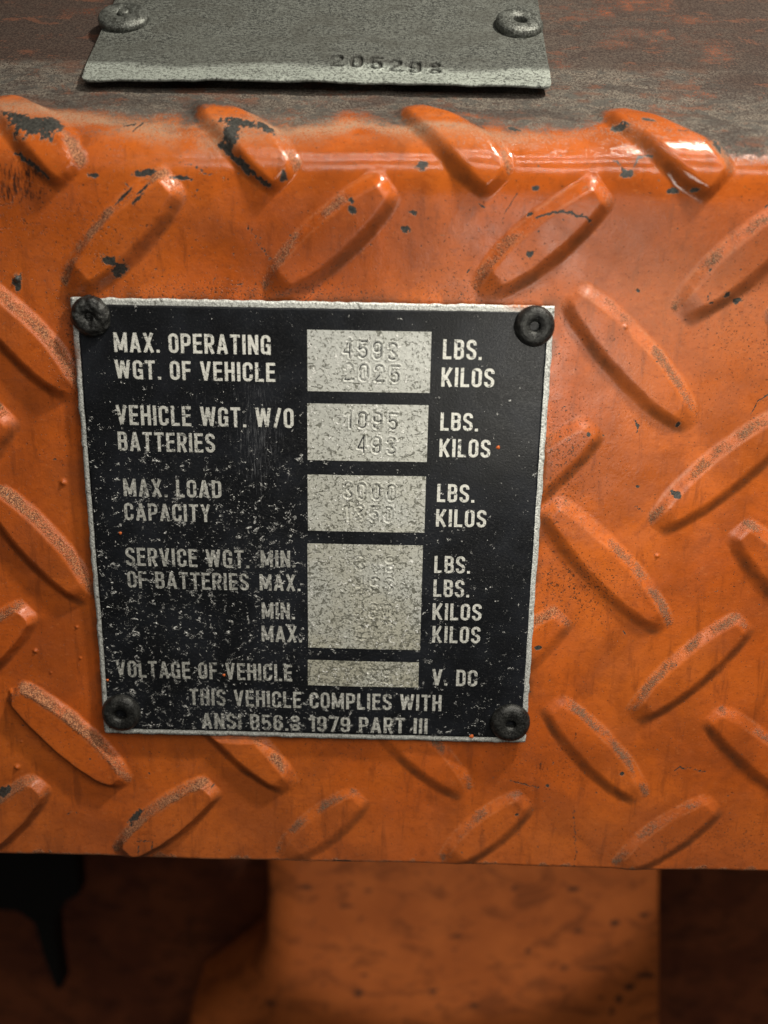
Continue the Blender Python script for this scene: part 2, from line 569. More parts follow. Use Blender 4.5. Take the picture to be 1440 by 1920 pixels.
# lugs: (tip with the wide end, other tip) read off the photograph
LUG_PX = [
    ((-10, 178), (150, 338)), ((362, 190), (545, 345)), ((742, 196), (938, 352)), ((1112, 205), (1345, 355)),
    ((338, 335), (128, 545)), ((735, 345), (500, 552)), ((1132, 352), (895, 552)), ((1520, 372), (1268, 592)),
    ((-50, 535), (150, 745)), ((1068, 545), (1300, 800)), ((1450, 560), (1700, 800)),
    ((20, 770), (-190, 980)), ((1118, 795), (880, 1000)), ((1490, 775), (1222, 990)),
    ((-20, 920), (175, 1130)), ((1025, 945), (1250, 1180)), ((1378, 985), (1600, 1215)),
    ((58, 1140), (-140, 1320)), ((1060, 1150), (850, 1330)), ((1400, 1160), (1183, 1348)),
    ((25, 1290), (240, 1472)), ((352, 1300), (550, 1480)), ((688, 1315), (878, 1492)), ((1030, 1315), (1205, 1500)), ((1330, 1335), (1540, 1510)),
    ((82, 1462), (-70, 1606)), ((402, 1468), (222, 1602)), ((680, 1488), (525, 1610)), ((990, 1495), (832, 1622)), ((1345, 1502), (1155, 1630)),
]
LUGS = []
for k, (p, q) in enumerate(LUG_PX):
    a, b = np.array(on_panel(*p)), np.array(on_panel(*q))
    LUGS.append((a, b))

# rough plate rectangle on the panel (for pressing the lugs flat beneath it)
PW, PH = 0.110, 0.11115929

fine_x = np.arange(-0.100, 0.146, 0.00021)
xs = np.concatenate([np.linspace(-0.24, -0.1002, 50), fine_x, np.linspace(0.1462, 0.28, 50)])
fine_s = np.arange(0.0, 0.218, 0.00021)
ss = np.concatenate([fine_s, np.linspace(0.2182, PS[-1], 60)])
X, S = np.meshgrid(xs, ss)
Xm, Sm = X / MM, S / MM

Hgt = np.zeros_like(X)
A_ = {k: np.zeros_like(X, dtype=np.float32) for k in ('dust', 'dirt', 'grime', 'chip', 'pink_tint', 'smudge', 'speck', 'grey', 'dark', 'pale', 'gloss', 'tan')}
lugmask = np.zeros_like(X)


def win(x0, x1, s0, s1):
    i0, i1 = np.searchsorted(ss, s0), np.searchsorted(ss, s1)
    j0, j1 = np.searchsorted(xs, x0), np.searchsorted(xs, x1)
    return slice(i0, max(i1, i0 + 1)), slice(j0, max(j1, j0 + 1))


LH = 2.4 * MM
for k, (a, b) in enumerate(LUGS):
    c = (a + b) / 2
    L = np.linalg.norm(b - a) / 2
    ax = (a - b) / (2 * L)
    nr = np.array([-ax[1], ax[0]])
    if nr[1] < 0:
        nr = -nr                                  # v > 0 is the upper side
    m = L + 4 * MM
    w_ = win(c[0] - m, c[0] + m, c[1] - m, c[1] + m)
    x, s = X[w_], S[w_]
    u = (x - c[0]) * ax[0] + (s - c[1]) * ax[1]
    v = (x - c[0]) * nr[0] + (s - c[1]) * nr[1]
    wob = (N1.fbm(x / MM * 0.25 + k * 7, s / MM * 0.25, 3) - 0.5) * 1.1 * MM
    t = u / L
    wide = np.where(t > 0, 0.58, 0.46) if k > 3 else np.where(t > 0, 0.25, 0.72)            # the upper end is blunter
    W = 6.2 * MM * (wide + (1 - wide) * (1 - np.clip(np.abs(t), 0, 1.3) ** 2.2))
    ds = W - np.abs(v) + wob * 0.35
    de = L - np.abs(u) + wob * 0.5
    fw = np.where(v > 0, 3.9 * MM, 3.7 * MM)
    f1 = np.clip((ds + 0.6 * MM) / fw, 0, 1)
    f2 = np.clip(de / (np.where(t > 0, 3.2 * MM, 6.0 * MM) if k > 3 else np.where(t > 0, 7.0 * MM, 2.6 * MM)), 0, 1)
    p1 = sm(0.0, 1.0, f1) * 0.92 + f1 * 0.08
    p2 = sm(0.0, 1.0, f2) * 0.6 + f2 * 0.4
    hh = LH * random.uniform(0.92, 1.06)
    if c[0] > 0.055:
        hh *= 0.80 if c[1] > 0.05 else 0.62
    elif c[0] > 0.0 and c[1] < 0.05:
        hh *= 0.7
    elif k <= 3:
        hh *= 0.85
    elif c[0] < -0.02 and c[1] < 0.075:
        hh *= 1.6
    hh *= {12: .6, 18: .45, 22: .5, 27: .45, 28: .75, 9: .82, 13: .8, 19: .75, 15: .8, 16: .85, 23: .72, 24: .8, 29: .72, 5: .92}.get(k, 1.0)
    h = hh * p1 * p2 * (0.93 + 0.07 * (1 - np.clip(np.abs(v) / (5 * MM), 0, 1) ** 2))
    Hgt[w_] = np.maximum(Hgt[w_], h)
    lm = sm(0, 0.6, p1 * p2)
    lugmask[w_] = np.maximum(lugmask[w_], lm)
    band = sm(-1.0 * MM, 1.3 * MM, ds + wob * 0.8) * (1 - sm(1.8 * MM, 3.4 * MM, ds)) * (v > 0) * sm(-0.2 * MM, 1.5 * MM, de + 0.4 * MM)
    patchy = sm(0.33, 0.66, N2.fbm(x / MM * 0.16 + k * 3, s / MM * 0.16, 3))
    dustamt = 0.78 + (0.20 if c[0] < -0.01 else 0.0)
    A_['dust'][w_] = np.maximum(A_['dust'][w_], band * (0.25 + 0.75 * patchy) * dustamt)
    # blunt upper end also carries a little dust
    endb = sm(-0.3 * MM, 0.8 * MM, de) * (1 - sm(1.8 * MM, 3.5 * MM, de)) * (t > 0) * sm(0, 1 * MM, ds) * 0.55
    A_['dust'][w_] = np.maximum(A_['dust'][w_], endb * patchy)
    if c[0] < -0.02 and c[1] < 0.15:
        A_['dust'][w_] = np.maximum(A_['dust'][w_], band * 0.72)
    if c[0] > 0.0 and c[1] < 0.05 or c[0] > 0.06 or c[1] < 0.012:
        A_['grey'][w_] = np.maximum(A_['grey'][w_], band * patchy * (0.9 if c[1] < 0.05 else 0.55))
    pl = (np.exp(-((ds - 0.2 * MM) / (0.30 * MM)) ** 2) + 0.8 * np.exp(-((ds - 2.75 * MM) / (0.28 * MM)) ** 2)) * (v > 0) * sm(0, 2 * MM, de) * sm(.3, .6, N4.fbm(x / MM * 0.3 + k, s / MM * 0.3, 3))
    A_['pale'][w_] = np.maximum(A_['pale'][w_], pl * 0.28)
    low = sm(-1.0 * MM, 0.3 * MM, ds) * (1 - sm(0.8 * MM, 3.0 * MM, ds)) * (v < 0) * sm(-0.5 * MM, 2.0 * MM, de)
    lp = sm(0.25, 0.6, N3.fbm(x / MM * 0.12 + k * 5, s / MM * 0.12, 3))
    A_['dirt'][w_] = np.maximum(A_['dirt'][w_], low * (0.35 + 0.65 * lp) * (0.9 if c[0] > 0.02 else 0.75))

# lugs are pressed in under the data plate
q0, q1 = -PH / 2 - ZB, PH / 2 - ZB
inside = sm(0.3 * MM, -1.6 * MM, 0 * X)  # placeholder shape
dx = np.abs(X) - PW / 2
dsx = np.maximum(q0 - S, S - q1)
dout = np.maximum(dx, dsx)
lim = 1.05 * MM + np.clip(dout / (3.0 * MM), 0, 1) * 1.5 * MM
Hgt = np.minimum(Hgt, lim)
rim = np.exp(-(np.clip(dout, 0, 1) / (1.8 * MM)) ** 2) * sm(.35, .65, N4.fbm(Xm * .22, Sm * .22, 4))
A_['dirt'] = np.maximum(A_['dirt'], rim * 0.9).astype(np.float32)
A_['dust'] *= 0.25 + 0.75 * sm(-1 * MM, 1 * MM, dout)

# broad dents and the hammered unevenness of old plate
on_face = 1 - sm(ZT - ZB, ZT - ZB + 15 * MM, S) * 0.5
Hgt += ((N1.fbm(Xm * 0.022, Sm * 0.022, 2) - 0.5) * 1.1 + (N2.fbm(Xm * 0.075 + 4, Sm * 0.075, 2) - 0.5) * 0.28) * MM * on_face
Hgt += 3.0 * MM * sm(ZT - ZB - 24 * MM, ZT - ZB + 1 * MM, S) * (1 - sm(ZT - ZB + 3 * MM, ZT - ZB + 20 * MM, S))
# small drips and bumps
for px, py, r in ((118, 905, .75), (66, 1221, .6), (22, 1296, .7), (33, 1437, .75), (143, 1177, .4), (40, 1390, .35), (33, 523, .8), (150, 1235, .35), (95, 1262, .3), (1232, 1042, .5), (1170, 612, .5)):
    x0, s0 = on_panel(px, py)
    w_ = win(x0 - 3 * MM, x0 + 3 * MM, s0 - 5 * MM, s0 + 3 * MM)
    d2 = ((X[w_] - x0) ** 2 + (S[w_] - s0) ** 2) / (r * MM) ** 2
    Hgt[w_] += r * 0.9 * MM * np.exp(-d2 * 1.4)

# ---- where the dirt, tints, chips and scuffs sit
bx = np.array([-200, 0, 120, 250, 420, 560, 700, 830, 960, 1080, 1200, 1300, 1370, 1440, 1700])
by = np.array([205, 205, 208, 228, 250, 232, 226, 234, 250, 246, 240, 262, 276, 270, 270])
bpt = np.array([on_panel(a, b) for a, b in zip(bx, by)])
bs = np.interp(X, bpt[:, 0], bpt[:, 1]) - 1.2 * MM
nz = (N1.fbm(Xm * 0.12, Sm * 0.12, 4) - 0.5)
gsoft = np.interp(X, [-0.1, 0.03, 0.06, 0.1], [10 * MM, 10 * MM, 7 * MM, 4 * MM])
g = sm(-1, 1, (S - bs + nz * 12 * MM) / gsoft)
g *= 1 - 0.75 * lugmask * (1 - sm(2 * MM, 10 * MM, S - bs))
patch = np.zeros_like(X)
for px, py, rx, ry in ((1215, 65, 14, 5), (1330, 90, 10, 4), (1100, 25, 12, 6), (1190, 8, 14, 6), (1290, 40, 9, 3), (1310, 180, 5, 3), (1050, 120, 4, 3), (150, 20, 6, 3), (1150, 85, 6, 3), (1255, 200, 7, 2.5), (900, 215, 8, 2.2), (190, 175, 4, 1.6), (590, 190, 5, 1.5), (1340, 110, 8, 3)):
    x0, s0 = on_panel(px, py)
    patch = np.maximum(patch, np.exp(-(((X - x0) / (rx * MM)) ** 2 + ((S - s0) / (ry * MM)) ** 2)))
A_['grime'] = np.clip(g - 0.27 * sm(.10, .95, patch * (0.35 + 1.3 * N2.fbm(Xm * .25, Sm * .6, 4))), 0, 1).astype(np.float32)
xc, sc_ = on_panel(100, 118)
dk = sm(sc_ - 1 * MM, sc_ + 2.5 * MM, S + nz * 3 * MM) * np.interp(X, [-0.1, -0.04, 0.0, 0.04, 0.1], [1.0, 0.9, 0.6, 0.6, 0.85])
xk, sk_ = on_panel(1405, 150)
dk = np.maximum(dk, 1.0 * np.exp(-(((X - xk) / (12 * MM)) ** 2 + ((S - sk_) / (6 * MM)) ** 2)))
A_['dark'] = dk.astype(np.float32)
A_['dust'] = np.maximum(A_['dust'], 0.55 * np.exp(-((S - bs + 1.5 * MM) / (3.5 * MM)) ** 2) * np.interp(X, [-.1, .06, .1], [1, 1, .5]) * sm(.3, .6, N2.fbm(Xm * .1, Sm * .2, 3) + 0.15)).astype(np.float32)
# a thin breath of grime runs down over the bend
A_['grime'] = np.maximum(A_['grime'], 0.30 * sm(ZT - ZB - 4 * MM, ZT - ZB + 9 * MM, S + nz * 9 * MM)).astype(np.float32)

A_['gloss'] = (sm(ZT - ZB - 5 * MM, ZT - ZB + 0 * MM, S) * (1 - sm(ZT - ZB + 14 * MM, ZT - ZB + 20 * MM, S)) * np.interp(X, [-.1, -.02, .02, .1], [.6, .85, 1, 1])).astype(np.float32)
xf, sf = on_panel(1330, 560)
pink_tint = np.exp(-(((X - xf) / (42 * MM)) ** 2 + ((S - sf) / (20 * MM)) ** 2)) * 0.9
pink_tint *= 1 - sm(ZT - ZB - 6 * MM, ZT - ZB, S)
pink_tint = np.maximum(pink_tint, 0.28 * sm(0.03, 0.0, S))
A_['tan'] = np.clip(1.1 * np.exp(-((S - bs + 2.0 * MM) / (3.6 * MM)) ** 2) * np.interp(X, [-.1, -.04, .03, .06, .1], [.5, .9, .8, .10, .05]) * sm(.3, .6, N2.fbm(Xm * .08, Sm * .2, 3) + .1), 0, 1).astype(np.float32)
A_['pink_tint'] = pink_tint.astype(np.float32)

sp = np.zeros_like(X)
for px, py, rx, ry, am in ((1045, 900, 9, 22, .75), (1080, 1100, 14, 10, .8), (880, 545, 22, 4, .6), (480, 555, 40, 3.5, 1.0), (150, 650, 5, 16, .9), (1060, 620, 9, 12, .35), (960, 480, 10, 5, .3), (1400, 650, 14, 22, .45), (80, 430, 26, 14, .45), (1000, 1440, 20, 8, .4), (1300, 1560, 30, 8, .5)):
    x0, s0 = on_panel(px, py)
    sp = np.maximum(sp, am * np.exp(-(((X - x0) / (rx * MM)) ** 2 + ((S - s0) / (ry * MM)) ** 2)))
A_['speck'] = np.clip(sp + 0.20 + 0.25 * (N4.fbm(Xm * .05, Sm * .05, 3) - .5) * 2, 0, 1).astype(np.float32)

x0, s0 = on_panel(45, 345)
smg = 1.0 * np.exp(-(((X - x0) / (8 * MM)) ** 4 + ((S - s0) / (5.5 * MM)) ** 4))
for px, py, rx, ry, am in ((580, 510, 3, 3, .55), (1150, 1330, 2, 2, .5), (640, 1560, 5, 9, .5), (1010, 1440, 4, 3, .75), (1195, 550, 3, 5, .3), (75, 700, 3, 9, .35), (300, 470, 5, 8, .2)):
    x0, s0 = on_panel(px, py)
    smg = np.maximum(smg, am * np.exp(-(((X - x0) / (rx * MM)) ** 2 + ((S - s0) / (ry * MM)) ** 2)))
A_['smudge'] = smg.astype(np.float32)

wobx = (N3.fbm(Xm * 1.4, Sm * 1.4, 4, 0.6) - 0.5) * 1.3


def chip(px, py, rx, ry, ang=0.0, amt=1.0):
    x0, s0 = on_panel(px, py)
    k = 0.124 * MM
    rx, ry = rx * k * 0.84, ry * k * 0.84
    m = 2.5 * max(rx, ry)
    w_ = win(x0 - m, x0 + m, s0 - m, s0 + m)
    c, s = math.cos(math.radians(ang)), math.sin(math.radians(ang))
    u, v = (X[w_] - x0), (S[w_] - s0)
    uu, vv = (u * c + v * s) / rx, (-u * s + v * c) / ry
    d = np.sqrt(uu * uu + vv * vv) + wobx[w_] * 1.3
    A_['chip'][w_] = np.maximum(A_['chip'][w_], amt * np.clip(1.0 - 0.5 * d, 0, 1))


def crack(pts, wpx, amt=1.0):
    q = [on_panel(*p) for p in pts]
    for a, b in zip(q[:-1], q[1:]):
        m = 1.5 * MM
        w_ = win(min(a[0], b[0]) - m, max(a[0], b[0]) + m, min(a[1], b[1]) - m, max(a[1], b[1]) + m)
        ab = np.array(b) - np.array(a)
        L2 = ab @ ab
        xx, sx = X[w_] + wobx[w_] * 0.9 * MM, S[w_] + wobx[w_] * 0.9 * MM
        t = np.clip(((xx - a[0]) * ab[0] + (sx - a[1]) * ab[1]) / L2, 0, 1)
        d = np.hypot(xx - a[0] - t * ab[0], sx - a[1] - t * ab[1])
        A_['chip'][w_] = np.maximum(A_['chip'][w_], amt * np.clip(1.0 - 0.5 * d / (wpx * 0.062 * MM), 0, 1))


for a in ((75, 262, 46, 20, 0), (48, 245, 40, 12, -25), (105, 262, 26, 22, -45), (455, 255, 42, 14, -10), (440, 272, 16, 26, -20), (500, 262, 26, 12, -40),
          (215, 490, 17, 9, -40), (229, 503, 13, 15, 0), (222, 512, 8, 10, 0), (790, 317, 12, 7, 0), (760, 430, 9, 8, -20), (776, 400, 8, 5, 0),
          (1253, 360, 14, 5, 0), (1292, 359, 9, 4, 0), (1210, 246, 13, 4, -10), (1336, 292, 9, 14, 20), (1167, 331, 12, 6, 0), (1358, 551, 8, 6, 0),
          (1381, 564, 10, 5, 20), (34, 525, 9, 13, -20), (35, 540, 6, 6, 0), (1008, 1213, 7, 5, 0), (1164, 1448, 6, 5, 0), (1101, 813, 4, 4, 0),
          (280, 327, 24, 6, 8), (345, 335, 22, 4, -5), (185, 331, 10, 4, 0), (535, 334, 6, 9, 0), (660, 378, 6, 6, 0), (662, 395, 8, 7, 0),
          (1157, 255, 14, 10, 0), (960, 252, 14, 7, -20), (240, 370, 26, 3.5, 42), (282, 355, 18, 3, 40), (270, 375, 14, 3, 42),
          (1195, 912, 4, 3, 0), (1270, 793, 5, 5, 0), (1195, 545, 5, 4, 0), (969, 1524, 5, 5, 0), (1027, 1475, 5, 4, 0),
          (10, 1480, 30, 9, 30), (255, 1530, 26, 8, 50), (640, 1615, 22, 5, 0), (1265, 925, 10, 8, 0), (990, 475, 7, 6, 0), (1000, 355, 7, 5, 0), (991, 403, 6, 4, 0)):
    chip(*a)
for pts, w in ((((40, 298), (70, 312), (105, 336)), 6), (((416, 286), (455, 312), (508, 350)), 8), (((1003, 408), (1040, 398), (1067, 401), (1100, 415)), 4),
               (((1140, 310), (1160, 322), (1170, 330)), 2.4), (((1182, 320), (1190, 306), (1215, 306)), 3.2), (((466, 422), (485, 455), (510, 486)), 1.8),
               (((800, 210), (840, 214), (870, 230), (905, 252)), 4), (((1260, 270), (1310, 275), (1340, 300)), 2.2), (((235, 250), (258, 245)), 4), (((255, 262), (272, 240)), 3),
               (((1330, 570), (1322, 562), (1325, 548)), 1.5), (((1440, 740), (1420, 752), (1408, 775)), 2), (((955, 1465), (1010, 1478)), 2.5), (((1265, 1445), (1275, 1438), (1322, 1448)), 2.2),
               (((968, 362), (945, 400), (940, 420)), 1.3), (((1190, 950), (1215, 962)), 1.2), (((1075, 1520), (1080, 1600), (1075, 1640)), 1.6), (((265, 1575), (264, 1590)), 2.5), (((262, 1566), (290, 1566), (291, 1585)), 2.5),
               (((1190, 785), (1196, 800), (1194, 810)), 2.4), (((340, 310), (365, 316), (400, 330)), 1.6)):
    crack(pts, w)
rr = random.Random(3)
for _ in range(420):
    px, py = rr.uniform(0, 1440), rr.uniform(300, 1620)
    if 190 < px < 990 and 560 < py < 1390:
        continue
    big = rr.random() < 0.07
    chip(px, py, rr.uniform(1.5, 3.2) if not big else rr.uniform(4, 8), rr.uniform(1.0, 1.9) if not big else rr.uniform(1.2, 2.2), rr.uniform(-60, 60), rr.uniform(0.62, 0.95))
# lower lip: paint lost, and its bright edge highlight painted pale
lip = sm(1.4 * MM, 0.0, S + (N4.fbm(Xm * 0.35, Sm * 0.3, 3) - 0.55) * 5 * MM)
A_['dust'] = np.maximum(A_['dust'], lip * 0.75)
A_['pale'] = np.maximum(A_['pale'], 0.9 * sm(1.3 * MM, 0.2 * MM, S) * sm(.35, .6, N1.fbm(Xm * .2, Sm * .2 + 8, 3)) * np.interp(X, [-.02, .06], [1, .4]))

y, z, ny, nz_ = prof(S)
edge_wave = (N2.fbm(Xm * 0.05, Xm * 0 + 3.3, 3) - 0.5) * 0.9 * MM * sm(8 * MM, 0, S)
roundoff = -1.0 * MM * (1 - np.sqrt(np.clip(1 - np.clip(1 - S / (1.1 * MM), 0, 1) ** 2, 0, 1)))
Hh = Hgt + roundoff
P = np.stack([X, y + ny * Hh, z + nz_ * Hh + edge_wave], -1)
# underside and back of the plate, then on over the fine rows
b0 = P[0].copy()
b1 = b0.copy(); b1[:, 1] += 6 * MM
b2 = b1.copy(); b2[:, 2] = 0.06
b0[:, 2] -= 0.05 * MM; b0[:, 1] += 0.4 * MM
P = np.concatenate([b2[None], b1[None], b0[None], P], 0)
panel = grid_obj('tread_plate_panel', P, M_PANEL)
pad = lambda a: np.concatenate([np.repeat(a[:1] * 0, 3, 0), a], 0)
for k, v in A_.items():
    attr(panel, k, pad(v))
tag(panel, 'orange painted steel tread plate with raised diamond lugs, chipped, bent back along the top', 'tread plate')
del Hgt, lugmask, nz, g, dk, pink_tint, sp, smg, wobx, patch, A_, P

# ------------------------------------------------------------------ stroke lettering
ST = 0.148


def arc(cx, cy, rx, ry, a0, a1, n=8):
    return [(cx + rx * math.cos(math.radians(a0 + (a1 - a0) * i / n)), cy + ry * math.sin(math.radians(a0 + (a1 - a0) * i / n))) for i in range(n + 1)]


def glyph(c, s=ST):
    e = s / 2
    w = 0.46
    L, R, B, T, M = e, w - e, e, 1 - e, 0.52
    r = (R - L) / 2
    ry = r * 1.0
    mx = w / 2
    if c == ' ':
        return 0.22, []
    if c == '.':
        return s, [([(e, 0), (e, s)], False)]
    if c == 'I':
        return s, [([(e, 0), (e, 1)], False)]
    if c == 'J':
        return w, [([(L, .3)] + arc(mx, B + ry, r, ry, 180, 360) + [(R, 1)], False)]
    if c == 'L':
        w = .40
        return w, [([(L, 1), (L, B), (w, B)], False)]
    if c == 'E':
        w = .42
        return w, [([(w, T), (L, T), (L, B), (w, B)], False), ([(L + e, M), (w * .93, M)], False)]
    if c == 'F':
        w = .41
        return w, [([(w, T), (L, T), (L, 0)], False), ([(L + e, M), (w * .93, M)], False)]
    if c == 'T':
        return w, [([(0, T), (w, T)], False), ([(mx, 0), (mx, T - e)], False)]
    if c == 'H':
        return w, [([(L, 0), (L, 1)], False), ([(R, 0), (R, 1)], False), ([(L + e, M), (R - e, M)], False)]
    if c == 'N':
        w = .48; R = w - e
        return w, [([(L, 0), (L, 1)], False), ([(R, 0), (R, 1)], False), ([(L, .98), (R, .02)], False)]
    if c == 'M':
        w = .62; R = w - e
        return w, [([(L, 0), (L, 1)], False), ([(R, 0), (R, 1)], False), ([(L, .97), (w / 2, .12)], False), ([(R, .97), (w / 2, .12)], False)]
    if c == 'W':
        w = .72
        return w, [([(e * .9, 1), (w * .28, .04)], False), ([(w * .28, .04), (w * .5, .96)], False), ([(w * .5, .96), (w * .72, .04)], False), ([(w * .72, .04), (w - e * .9, 1)], False)]
    if c == 'A':
        w = .52
        return w, [([(e * .95, 0), (w / 2, .99)], False), ([(w - e * .95, 0), (w / 2, .99)], False), ([(w * .27, .26), (w * .73, .26)], False)]
    if c == 'V':
        w = .50
        return w, [([(e * .95, 1), (w / 2, .01)], False), ([(w - e * .95, 1), (w / 2, .01)], False)]
    if c == 'X':
        w = .50
        return w, [([(e, 0), (w - e, 1)], False), ([(e, 1), (w - e, 0)], False)]
    if c == 'Y':
        w = .50
        return w, [([(e, 1), (w / 2, .44)], False), ([(w - e, 1), (w / 2, .44)], False), ([(w / 2, .46), (w / 2, 0)], False)]
    if c == 'K':
        w = .50
        return w, [([(L, 0), (L, 1)], False), ([(L + e * .6, .34), (w - e, 1)], False), ([(L + .12, .52), (w - e * .9, 0)], False)]
    if c == '/':
        return .36, [([(e * .8, 0), (.36 - e * .8, 1)], False)]
    if c in 'O0':
        return w, [(arc(mx, T - ry, r, ry, 0, 180) + arc(mx, B + ry, r, ry, 180, 360), True)]
    if c == 'C':
        return w, [([(R, .64)] + arc(mx, T - ry, r, ry, 0, 180) + arc(mx, B + ry, r, ry, 180, 360) + [(R, .36)], False)]
    if c == 'G':
        return w, [([(R, .66)] + arc(mx, T - ry, r, ry, 0, 180) + arc(mx, B + ry, r, ry, 180, 360) + [(R, .47), (w * .52, .47)], False), ([(R, 0), (R, .3)], False)]
    if c == 'D':
        q = .15
        return w, [([(L, B), (L, T)] + arc(R - q, T - q, q, q, 90, 0, 5) + arc(R - q, B + q, q, q, 0, -90, 5), True)]
    if c == 'P':
        q = .14
        return w, [([(L, 0), (L, T)] + arc(R - q, T - q, q, q, 90, 0, 5) + arc(R - q, .44 + q, q, q, 0, -90, 5) + [(L + e, .44)], False)]
    if c == 'R':
        q = .14
        return w, [([(L, 0), (L, T)] + arc(R - q, T - q, q, q, 90, 0, 5) + arc(R - q, .47 + q, q, q, 0, -90, 5) + [(L + e, .47)], False), ([(mx, .44), (R + .01, 0)], False)]
    if c == 'B':
        q = .13
        return w, [([(L, B), (L, T)] + arc(R - q - .01, T - q, q, q, 90, 0, 5) + arc(R - q - .01, M + q, q, q, 0, -90, 5) + [(L + e, M)], False),
                   ([(L, B)] + [(R - q, B)] + arc(R - q, B + q, q, q, -90, 0, 5) + arc(R - q, M - q, q, q, 0, 90, 5), False)]
    if c == 'S':
        return w, [([(R, .72)] + arc(mx, T - ry, r, ry, 0, 180) + [(L, .66), (L + .05, .57), (mx, .5), (R - .05, .43), (R, .35)] + arc(mx, B + ry, r, ry, 0, -180) + [(L, .28)], False)]
    if c == '1':
        w = .30
        return w, [([(w - e, 0), (w - e, 1)], False), ([(0, .76), (w - e * 1.4, .90)], False)]
    if c == '2':
        return w, [([(L, .70)] + arc(mx, T - ry, r, ry, 180, 0) + [(R, .62), (L + .02, B + .1), (L, B), (w, B)], False)]
    if c == '3':
        q = ry * .9
        return w, [([(L, .74)] + arc(mx, T - q, r, q, 180, -60) + [(mx - .02, .53)], False), ([(mx, .52)] + arc(mx, B + q, r, q, 60, -180), False)]
    if c == '4':
        return w, [([(R - .06, 0), (R - .06, 1)], False), ([(R - .09, .97), (L, .28), (w, .28)], False)]
    if c == '5':
        return w, [([(w - .02, T), (L + .01, T), (L, .52)] + arc(mx, .40, r, .17, 150, 0, 6) + arc(mx, B + ry, r, ry, 0, -165), False)]
    if c == '6':
        return w, [([(R, .72)] + arc(mx, T - ry, r, ry, 0, 180) + arc(mx, B + ry, r, ry, 180, 360) + arc(mx, .40, r, .16, 0, 165, 6), False)]
    if c == '7':
        return w, [([(0, T), (R + .02, T), (L + .09, 0)], False)]
    if c == '8':
        q = ry * .88
        return w, [(arc(mx, T - q, r * .93, q, -90, 270, 14), True), (arc(mx, B + q * 1.08, r, q * 1.08, -90, 270, 14), True)]
    if c == '9':
        return w, [([(L, .28)] + arc(mx, B + ry, r, ry, 180, 360) + arc(mx, T - ry, r, ry, 0, 180) + arc(mx, .60, r, .16, 180, 345, 6), False)]
    return w, []


def ribbon(pts, closed, hw):
    P_ = [np.array(p, float) for p in pts]
    Q = [P_[0]]
    for p in P_[1:]:
        if np.linalg.norm(p - Q[-1]) > 1e-4:
            Q.append(p)
    if closed and np.linalg.norm(Q[0] - Q[-1]) < 1e-4:
        Q.pop()
    n = len(Q)
    left, right = [], []
    for i in range(n):
        a = Q[i - 1] if (i > 0 or closed) else None
        b = Q[(i + 1) % n] if (i < n - 1 or closed) else None
        d1 = (Q[i] - a) / np.linalg.norm(Q[i] - a) if a is not None else None
        d2 = (b - Q[i]) / np.linalg.norm(b - Q[i]) if b is not None else None
        d1 = d2 if d1 is None else d1
        d2 = d1 if d2 is None else d2
        n1, n2 = np.array([-d1[1], d1[0]]), np.array([-d2[1], d2[0]])
        mm = n1 + n2
        mm /= np.linalg.norm(mm)
        k = min(1 / max(mm @ n1, 0.3), 1.6)
        left.append(Q[i] + mm * hw * k)
        right.append(Q[i] - mm * hw * k)
    quads = []
    for i in range(n if closed else n - 1):
        j = (i + 1) % n
        quads.append([left[i], right[i], right[j], left[j]])
    return quads


def warp(x, z):
    """the sheet is a little buckled; y of its face (towards -y is proud)"""
    x, z = np.asarray(x, float) / MM, np.asarray(z, float) / MM
    h = (N1.fbm(x * .03 + 9, z * .03 + 3, 2) - .5) * .9
    h = h + (N2.fbm(x * .11 + 2, z * .11 + 7, 2) - .5) * 0.22
    return h * MM


def wear_at(x, z):
    """how battered the plate's face is: worst on the left and low down"""
    x, z = np.asarray(x, float), np.asarray(z, float)
    u, v = x / (PW / 2), z / (PH / 2)
    w = 0.50 - 0.30 * u - 0.40 * v
    w = w - 0.35 * sm(0.3, 0.9, v) + 0.10 * (N3.fbm(x / MM * .08, z / MM * .08, 3) - .5) * 4
    w = w + 0.38 * np.exp(-((u + 0.22) / .22) ** 2 - ((v + 0.0) / .3) ** 2)
    return np.clip(w, 0.02, 1)


# ------------------------------------------------------------------ the data plate
data_plate = bpy.data.objects.new('data_plate', None)
COL.objects.link(data_plate)
data_plate.empty_display_size = 0.01
tag(data_plate, 'scratched black data plate with silver border and weight lettering, riveted to the orange tread plate', 'data plate')


